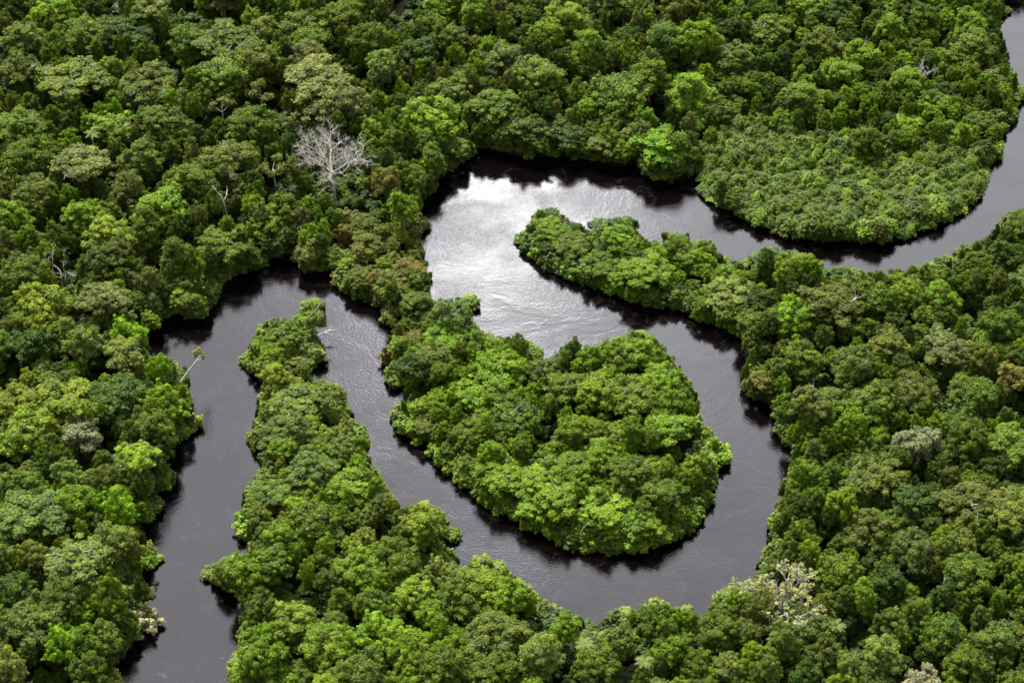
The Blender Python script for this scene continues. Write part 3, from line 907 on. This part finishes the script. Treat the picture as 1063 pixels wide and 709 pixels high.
# palms: slim trunk, a rosette of arching fronds
def frond_mesh():
    V, F = [], []
    n = 11
    for s in (-1, 1):
        for i in range(n):
            t0, t1 = i / n, (i + 0.75) / n
            for (t, last) in ((t0, False),):
                p = np.array([3.4 * t, 0, 1.5 * t - 2.3 * t * t])
                q = np.array([3.4 * t1, 0, 1.5 * t1 - 2.3 * t1 * t1])
                ln = 0.85 * math.sin(math.pi * (0.15 + 0.8 * t))
                tipv = (p + q) / 2 + np.array([0.45 * ln, s * ln, -0.28 * ln])
                k = len(V)
                V += [p, q, tipv + np.array([0.06, 0, 0]), tipv]
                F.append((k, k + 1, k + 2, k + 3))
    return quick_mesh('frond', np.array(V), F, [GLOSSY_LEAF], attrs={'vary': ('FACE', np.random.default_rng(5).random(len(F))), 'clump': ('FACE', np.full(len(F), 0.6))})


FROND = frond_mesh()
pt_g = np.random.default_rng(8)
pw = Wood()
pw.add([(0, 0, -0.3), (0.1, 0.05, 3), (0.25, 0.1, 6), (0.3, 0.2, 9)], [0.2, 0.15, 0.13, 0.12], 8)
PALM_TRUNK = pw.mesh('trunk', PALE_BARK)
PALMS = [(607, 672, 9.5, 'palm with pale upright fronds on the southern bank below the island'), (630, 662, 8.5, 'short palm rising at the water edge next to the taller southern palm'),
         (867, 652, 11, 'solitary palm in the woods beyond the cream-branched tree'), (95, 142, 15, 'star-shaped palm deep in the olive northern canopy'), (668, 690, 9, 'dark palm between green crowns at the southern edge')]
for (u, v, h, lab) in PALMS:
    x, y = (float(a) for a in ground_at(u, v, h))
    t = empty('palm_tree', (x, y, max(ground_z(x, y), 0)), rng.random() * 6.28, (0.8, 0.8, h / 9.0))
    t['label'], t['category'], t['group'] = lab, 'palm', 'palms in the forest'
    link('trunk', PALM_TRUNK, t)
    for k in range(11):
        f = link('frond', FROND, t)
        f.location = (0.3, 0.2, 9.0)
        f.rotation_euler = (0, -0.35 * rng.random(), k * 2.399)
        f.scale = (1, 1, 0.8 * 9.0 / h)
        f['tint'] = [0.11, 0.15, 0.05]

SPECIAL_PX = [(345, 150, 30), (238, 150, 18), (815, 615, 32), (957, 70, 10), (66, 270, 14), (90, 453, 18), (953, 462, 18), (953, 703, 16), (205, 360, 8), (324, 322, 12), (470, 318, 22), (975, 600, 8), (148, 628, 14), (230, 195, 8), (158, 30, 9), (287, 172, 9), (232, 112, 9), (273, 100, 8), (8, 88, 9)]
placed_px += SPECIAL_PX

# ---- more large crowns between those, until about 300 trees stand in view
WANT = 300
tries = 0
while len(things) < WANT and tries < 30000:
    tries += 1
    u, v = rng.random() * 1075 - 6, rng.random() * 725 - 4
    if not is_land(u, v):
        continue
    reg = region(u, v)
    if reg == 'thicket':
        continue
    rp = 15 + 11 * rng.random()
    gap = 0.72 if tries < 9000 else 0.6
    if any((u - a) ** 2 + ((v - b) * 1.15) ** 2 < (gap * (rp + c)) ** 2 for a, b, c in placed_px):
        continue
    got = stand(u, v, rp, TALL[reg] * (0.85 + 0.25 * rng.random()))
    if got is None or got[2] < 0.45 * TALL[reg]:
        continue
    x, y, h = got
    form = FORM_PICK.get(reg, ('lobed', 'lobed', 'round', 'tall', 'spread'))[int(rng.integers(len(FORM_PICK.get(reg, (1, 2, 3, 4, 5)))))]
    if form == 'bush':
        form = 'lobed'
    colour = PALETTE[reg][int(rng.integers(len(PALETTE[reg])))]
    plant(x, y, h, rp * metres_per_pixel(v), form, colour, (u, v), rp, 'pale' if form == 'spread' else 'bark')
    placed_px.append((u, v, rp))
N_TREES = len(things)
print('trees placed', N_TREES, 'after', tries)

# ---- shrubs leaning over the water along the banks one looks at
bank_pts = []
for poly in (BANK_OUTER, BANK_INNER):
    for (a, b) in zip(poly[:-1], poly[1:]):
        n = max(1, int(math.hypot(b[0] - a[0], b[1] - a[1]) / 4))
        for i in range(n):
            bank_pts.append((a[0] + (b[0] - a[0]) * i / n, a[1] + (b[1] - a[1]) * i / n))
shrubs_px, low_pts = [], []
for (u, v) in bank_pts:
    if not (-30 < u < 1093 and -30 < v < 739):
        continue
    facing = is_land(u, v - 9) and not is_land(u, v + 5)
    side = is_land(u - 7, v) != is_land(u + 7, v)
    if not (facing or side):
        continue
    du = 0 if facing else (-12 if is_land(u - 7, v) else 12)
    uu, vv = u + du, v - (8 if facing else 0)
    reg = region(uu, vv - 4)
    hmax = 2.6 if reg == 'thicket' else 6.0
    x, y = (float(a) for a in ground_at(uu, vv, 0.5))
    c = clearance(x, y)
    if c < 1.5:
        continue
    r = 1.7 + 1.7 * rng.random()
    while not facing and r > 0.8 and not (is_land(uu - r * 4.3, vv) and is_land(uu + r * 4.3, vv)):
        r *= 0.8
    h = min(c, hmax) * (0.75 + 0.3 * rng.random())
    if facing and reg != 'thicket' and 0 < u < 1063 and 0 < v < 709 and all((uu - a) ** 2 + (vv - b) ** 2 > 20 ** 2 for a, b in shrubs_px):
        colour = ('deep green', 'olive green', 'mid green', 'olive green', 'mid green', 'bluish green')[int(rng.integers(6))]
        plant(x, y, h, r * 1.35, 'bush', colour, (uu, vv), r / metres_per_pixel(vv))
        shrubs_px.append((uu, vv))
    else:
        low_pts.append((x, y, h, r, reg))
print('shrubs', len(shrubs_px))

# ------------------------------------------------------------------ the rest of the forest: nobody could count it
forms_coll = bpy.data.collections.new('crown_forms')
order = []
for (form, var), c in sorted(used_crowns.items()):
    pass
thicket_first = {}
for var in range(FORMS['rosette']):                          # three shrubs at the thicket's rim stand as things of their own
    u, v = ((790, 190), (868, 205), (950, 205))[var]
    x, y = (float(a) for a in ground_at(u, v, 2.0))
    root = empty('thicket_shrub', (x, y, ground_z(x, y)), rng.random() * 6, (2.4 / 6.5, 2.4 / 6.5, 4.4 / 20))
    root['category'], root['group'] = 'shrub', 'shrubs of the low thicket'
    root['label'] = ('rounded bright shrub rising near the inlet end of the low thicket', 'rounded shrub standing a little proud in the middle of the low thicket', 'rounded shrub near the river bend at the far end of the low thicket')[var]
    link('trunk', TRUNKS['bush'][var], root)
    c = link('crown', CROWNS['rosette'][var], root)
    c['tint'] = [float(a) for a in tint_of('bluish green')]
    used_crowns[('rosette', var)] = c
for key, c in used_crowns.items():
    forms_coll.objects.link(c)
sorted_keys = [k for k, c in sorted(used_crowns.items(), key=lambda p: p[1].name)]
INDEX = {k: i for i, k in enumerate(sorted_keys)}
by_form = {}
for k in sorted_keys:
    by_form.setdefault(k[0], []).append(INDEX[k])


def instancer_tree():
    t = bpy.data.node_groups.new('forest fill', 'GeometryNodeTree')
    t.interface.new_socket('Geometry', in_out='INPUT', socket_type='NodeSocketGeometry')
    t.interface.new_socket('Geometry', in_out='OUTPUT', socket_type='NodeSocketGeometry')
    n, l = t.nodes, t.links
    gi, go = n.new('NodeGroupInput'), n.new('NodeGroupOutput')
    ci = n.new('GeometryNodeCollectionInfo')
    ci.inputs['Collection'].default_value = forms_coll
    ci.inputs['Separate Children'].default_value = True
    ci.inputs['Reset Children'].default_value = True
    ip = n.new('GeometryNodeInstanceOnPoints')
    ip.inputs['Pick Instance'].default_value = True

    def attr(name, typ):
        a = n.new('GeometryNodeInputNamedAttribute')
        a.data_type = typ
        a.inputs['Name'].default_value = name
        return a.outputs['Attribute']

    l.new(gi.outputs[0], ip.inputs['Points'])
    l.new(ci.outputs[0], ip.inputs['Instance'])
    l.new(attr('pick', 'INT'), ip.inputs['Instance Index'])
    er = n.new('FunctionNodeEulerToRotation')
    l.new(attr('turn', 'FLOAT_VECTOR'), er.inputs[0])
    l.new(er.outputs[0], ip.inputs['Rotation'])
    l.new(attr('size', 'FLOAT_VECTOR'), ip.inputs['Scale'])
    l.new(ip.outputs[0], go.inputs[0])
    return t


GN = instancer_tree()


def scatter(name, rows):
    """rows: x, y, z, r, h, crown index, tint"""
    me = bpy.data.meshes.new(name)
    n = len(rows)
    me.vertices.add(n)
    me.vertices.foreach_set('co', np.array([r[:3] for r in rows], np.float32).ravel())

    def put(an, typ, vals, key):
        a = me.attributes.new(an, typ, 'POINT')
        a.data.foreach_set(key, np.asarray(vals, np.int32 if typ == 'INT' else np.float32).ravel())

    put('pick', 'INT', [r[5] for r in rows], 'value')
    put('turn', 'FLOAT_VECTOR', [(0, 0, 6.28 * rng.random()) for r in rows], 'vector')
    put('size', 'FLOAT_VECTOR', [(r[3] / 6.5, r[3] / 6.5, r[4] / 20.0) for r in rows], 'vector')
    put('tint', 'FLOAT_COLOR', [(*r[6], 1.0) for r in rows], 'color')
    o = link(name, me)
    md = o.modifiers.new('scatter', 'NODES')
    md.node_group = GN
    o['kind'] = 'stuff'
    return o


kd = kdtree.KDTree(len(things))
for i, t in enumerate(things):
    kd.insert((t['x'], t['y'], 0), i)
kd.balance()
rows, under = [], []
grid = {}
holes = box_blur(box_blur(rng.random(XX.shape), 4), 4)
holes = (holes - holes.mean()) / holes.std()


DARK = [(6, 98, 16), (210, 18, 13), (216, 128, 16), (120, 170, 13), (262, 105, 12), (345, 200, 14), (285, 192, 13), (52, 170, 11), (150, 196, 12), (150, 262, 11), (128, 62, 10),
        (655, 0, 14), (738, 2, 12), (1010, 350, 10), (860, 445, 9), (985, 440, 12), (745, 425, 9), (340, 12, 12), (560, 165, 3), (475, 95, 9), (60, 140, 9), (170, 330, 14), (5, 395, 14), (30, 590, 9), (420, 400, 11), (925, 560, 11), (960, 620, 12), (1000, 640, 9)]


def in_dark(u, v, k=1.0):
    return any(((u - a) / (0.8 * c)) ** 2 + ((v - b) / c) ** 2 < k for a, b, c in DARK)


def gap_at(x, y, reg):
    i, j = int(round((y - GY0) / GS)), int(round((x - GX0) / GS))
    return holes[min(max(i, 0), ny - 1), min(max(j, 0), nx - 1)] > (0.4 if reg == 'north forest' else 0.5 if 'forest' in reg else 1.1)


def shades_special(u, v):
    return any(abs(u - a) < 0.95 * c and v - b < 2.2 * c and v - b > -0.5 * c for a, b, c in SPECIAL_PX)

for _ in range(60000):
    x, y = GX0 + (GX1 - GX0) * rng.random(), GY0 + 20 + (GY1 - GY0 - 20) * rng.random()
    u, v = (float(a) for a in pixel_of(x, y, 0.0))
    if not (-150 < u < 1213 and -150 < v < 800) or not is_land(u, v):
        continue
    reg = region(u, v)
    inframe = -25 < u < 1088 and -25 < v < 770
    if reg == 'thicket':
        continue
    space = 4.3 if inframe else 7.5
    cell = (int(x // space), int(y // space))
    if any((x - a) ** 2 + (y - b) ** 2 < space ** 2 for i in (-1, 0, 1) for j in (-1, 0, 1) for a, b in grid.get((space, cell[0] + i, cell[1] + j), ())):
        continue
    c = clearance(x, y)
    if c < 2.5:
        continue
    H = TALL[reg]
    if gap_at(x, y, reg) and is_land(u, v + 16):
        continue
    big = not inframe
    c = min(c, bank_cap(u, v, reg))
    h = min(c, H * ((0.8 + 0.3 * rng.random()) if big else (0.48 + 0.46 * rng.random())))
    r = (4.8 + 2.2 * rng.random()) if big else (2.3 + 1.7 * rng.random())
    r = min(r, max(1.5, h * 0.55))
    uu, vv = pixel_of(x, y, h * 0.7)
    if shades_special(float(uu), float(vv)) or in_dark(float(uu), float(vv), 1.2):
        continue
    if not inframe or True:
        for _k in range(4):
            edge_u = r / 0.3 * 1.35
            if is_land(uu - edge_u, vv) and is_land(uu + edge_u, vv) and is_land(uu, vv - edge_u * 0.8) and is_land(uu, vv + edge_u * 0.5):
                break
            r *= 0.75
        if r < 0.9:
            continue
    grid.setdefault((space, *cell), []).append((x, y))
    f = ('lobed', 'round', 'tall', 'lobed') if reg != 'lobe' else ('draped', 'lobed', 'draped')
    f = f[int(rng.integers(len(f)))]
    f = 'bush' if h < 4.5 else f if f in by_form else 'lobed'
    pick = by_form[f][int(rng.integers(len(by_form[f])))]
    col = PALETTE[reg][int(rng.integers(len(PALETTE[reg])))]
    rows.append((x, y, max(ground_z(x, y), 0.0) - 0.1, r, h, pick, tint_of(col, 0.14)))
print('fill trees', len(rows))
scatter('forest', rows)

rows = []
grid = {}
for _ in range(45000):                                        # low shrubs that close the floor and the banks
    x, y = GX0 + (GX1 - GX0) * rng.random(), GY0 + 20 + (GY1 - GY0 - 20) * rng.random()
    u, v = (float(a) for a in pixel_of(x, y, 0.0))
    if not (-60 < u < 1120 and -60 < v < 760) or not is_land(u, v):
        continue
    reg = region(u, v)
    if reg == 'thicket':
        continue
    space = 3.3
    cell = (int(x // space), int(y // space))
    if any((x - a) ** 2 + (y - b) ** 2 < space ** 2 for i in (-1, 0, 1) for j in (-1, 0, 1) for a, b in grid.get((cell[0] + i, cell[1] + j), ())):
        continue
    c = clearance(x, y)
    if c < 1.2:
        continue
    grid.setdefault(cell, []).append((x, y))
    if rng.random() < (0.3 if in_dark(u, v - 6, 1.1) or reg in ('north forest', 'west forest') and gap_at(x, y, reg) else 0.0):
        continue
    h = min(c, 2.2 + 3.0 * rng.random())
    ru = 1.7 + 1.6 * rng.random()
    while ru > 0.7 and not (is_land(u - ru * 4.3, v) and is_land(u + ru * 4.3, v)):
        ru *= 0.8
    pick = by_form['bush'][int(rng.integers(len(by_form['bush'])))]
    rows.append((x, y, max(ground_z(x, y), 0.0) - 0.1, ru, h, pick, tint_of(('deep green', 'mid green', 'deep green')[int(rng.integers(3))], 0.15)))
for (x, y, h, r, reg) in low_pts:
    pick = by_form['bush'][int(rng.integers(len(by_form['bush'])))] if reg != 'thicket' else by_form['rosette'][int(rng.integers(len(by_form['rosette'])))]
    rows.append((x, y, 0.0, r, h, pick, tint_of(PALETTE[reg][int(rng.integers(len(PALETTE[reg])))], 0.12)))
scatter('undergrowth', rows)

rows = []
grid = {}
for _ in range(16000):
    u, v = 725 + 305 * rng.random(), 130 + 130 * rng.random()
    if not is_land(u, v) or not inside(R_THICKET, u, v):
        continue
    x, y = (float(a) for a in ground_at(u, v, 0.0))
    space = 2.5
    cell = (int(x // space), int(y // space))
    if any((x - a) ** 2 + (y - b) ** 2 < space ** 2 for i in (-1, 0, 1) for j in (-1, 0, 1) for a, b in grid.get((cell[0] + i, cell[1] + j), ())):
        continue
    c = clearance(x, y)
    if c < 1.0:
        continue
    grid.setdefault(cell, []).append((x, y))
    lump = rng.random() ** 4
    h = min(c, 2.6 + 2.2 * rng.random() + 2.2 * lump + (1.5 if v < 185 else 0))
    pick = by_form['rosette'][int(rng.integers(3))]
    col = PALETTE[reg := 'thicket'][int(rng.integers(4))]
    rows.append((x, y, ground_z(x, y) - 0.2, 1.35 + 0.9 * rng.random() + 1.5 * lump, h, pick, tint_of(col, 0.15) * 0.9))
print('thicket', len(rows))
scatter('shrubbery', rows)

# ------------------------------------------------------------------ labels
ANCHORS = [('white dead tree', 345, 150), ('grey leafless tree', 238, 150), ('cream-branched tree', 815, 615), ('white snag', 957, 70), ('forked bare tree', 66, 270),
    ('silvery feathery tree', 90, 453), ('leaning white trunk', 195, 372), ('spit tip', 310, 325), ('bleached bush', 148, 628), ('island crest', 600, 420), ('flat-topped tree', 470, 318),
    ('peninsula tip', 545, 240), ('low thicket', 850, 200), ('narrow inlet', 731, 172), ('dark northern cove', 290, 275), ('shining reach', 500, 200), ('northeastern bend', 1050, 60),
    ('grey feathery tree', 953, 462), ('slender dead trunk', 975, 600), ('island south shore', 600, 570), ('western channel mouth', 175, 705), ('southern bend', 640, 640),
    ('eastern bank', 815, 460), ('northwestern corner', 0, 0), ('southeastern corner', 1063, 709), ('southwestern corner', 0, 709), ('top edge', 560, 0), ('northern edge', 250, 0),
    ('western edge', 0, 360), ('eastern edge', 1063, 380), ('bottom edge', 420, 709), ('island west shore', 440, 460), ('reach below the thicket', 900, 275)]
AP = np.array([a[1:] for a in ANCHORS], float)
FORM_WORD = {'round': 'round-headed tree', 'spread': 'broad spreading tree', 'lobed': 'billowing tree', 'tall': 'tall narrow tree', 'draped': 'vine-draped tree', 'bush': 'shrub', 'thin': 'thin tree'}


def size_word(t):
    r = t['r']
    if t['form'] == 'bush':
        return 'small' if r < 10 else 'wide'
    return 'small' if r < 17.5 else ('mid-sized' if r < 24 else ('large' if r < 30 else 'huge'))


def spot(t):
    p = np.array([t['u'], t['v']])
    d = np.linalg.norm(AP - p, axis=1)
    near = np.argsort(d)[:9]
    a = int(near[0])
    best, pick = 9.0, int(near[1])
    for b in near[1:]:
        ab = np.linalg.norm(AP[b] - AP[a])
        s = (d[a] + d[b]) / ab + 0.0012 * d[b]
        if s < best:
            best, pick = s, int(b)
    t['a'], t['b'], t['da'] = ANCHORS[a][0], ANCHORS[pick][0], float(d[a])
    return d


for t in things:
    spot(t)
    t['lab'] = f"{size_word(t)} {t['colour']} {FORM_WORD[t['form']]} between the {t['a']} and the {t['b']}"
same = {}
for t in things:
    same.setdefault(t['lab'], []).append(t)
ORD = ['nearest to', 'second from', 'third from', 'fourth from', 'fifth from', 'sixth from', 'seventh from', 'eighth from', 'ninth from']
for lab, v in same.items():
    if len(v) > 1:
        v.sort(key=lambda t: t['da'])
        for i, t in enumerate(v):
            t['lab'] = f"{size_word(t)} {t['colour']} {FORM_WORD[t['form']]}, {ORD[i]} the {t['a']} towards the {t['b']}"
for t in things:
    t['o']['label'] = t['lab']
    t['o']['category'] = 'shrub' if t['form'] == 'bush' else 'tree'
    t['o']['group'] = 'shrubs along the river bank' if t['form'] == 'bush' else ('vine-draped trees' if t['form'] == 'draped' else 'forest trees')
print('labels', len({t['lab'] for t in things}), 'of', len(things))
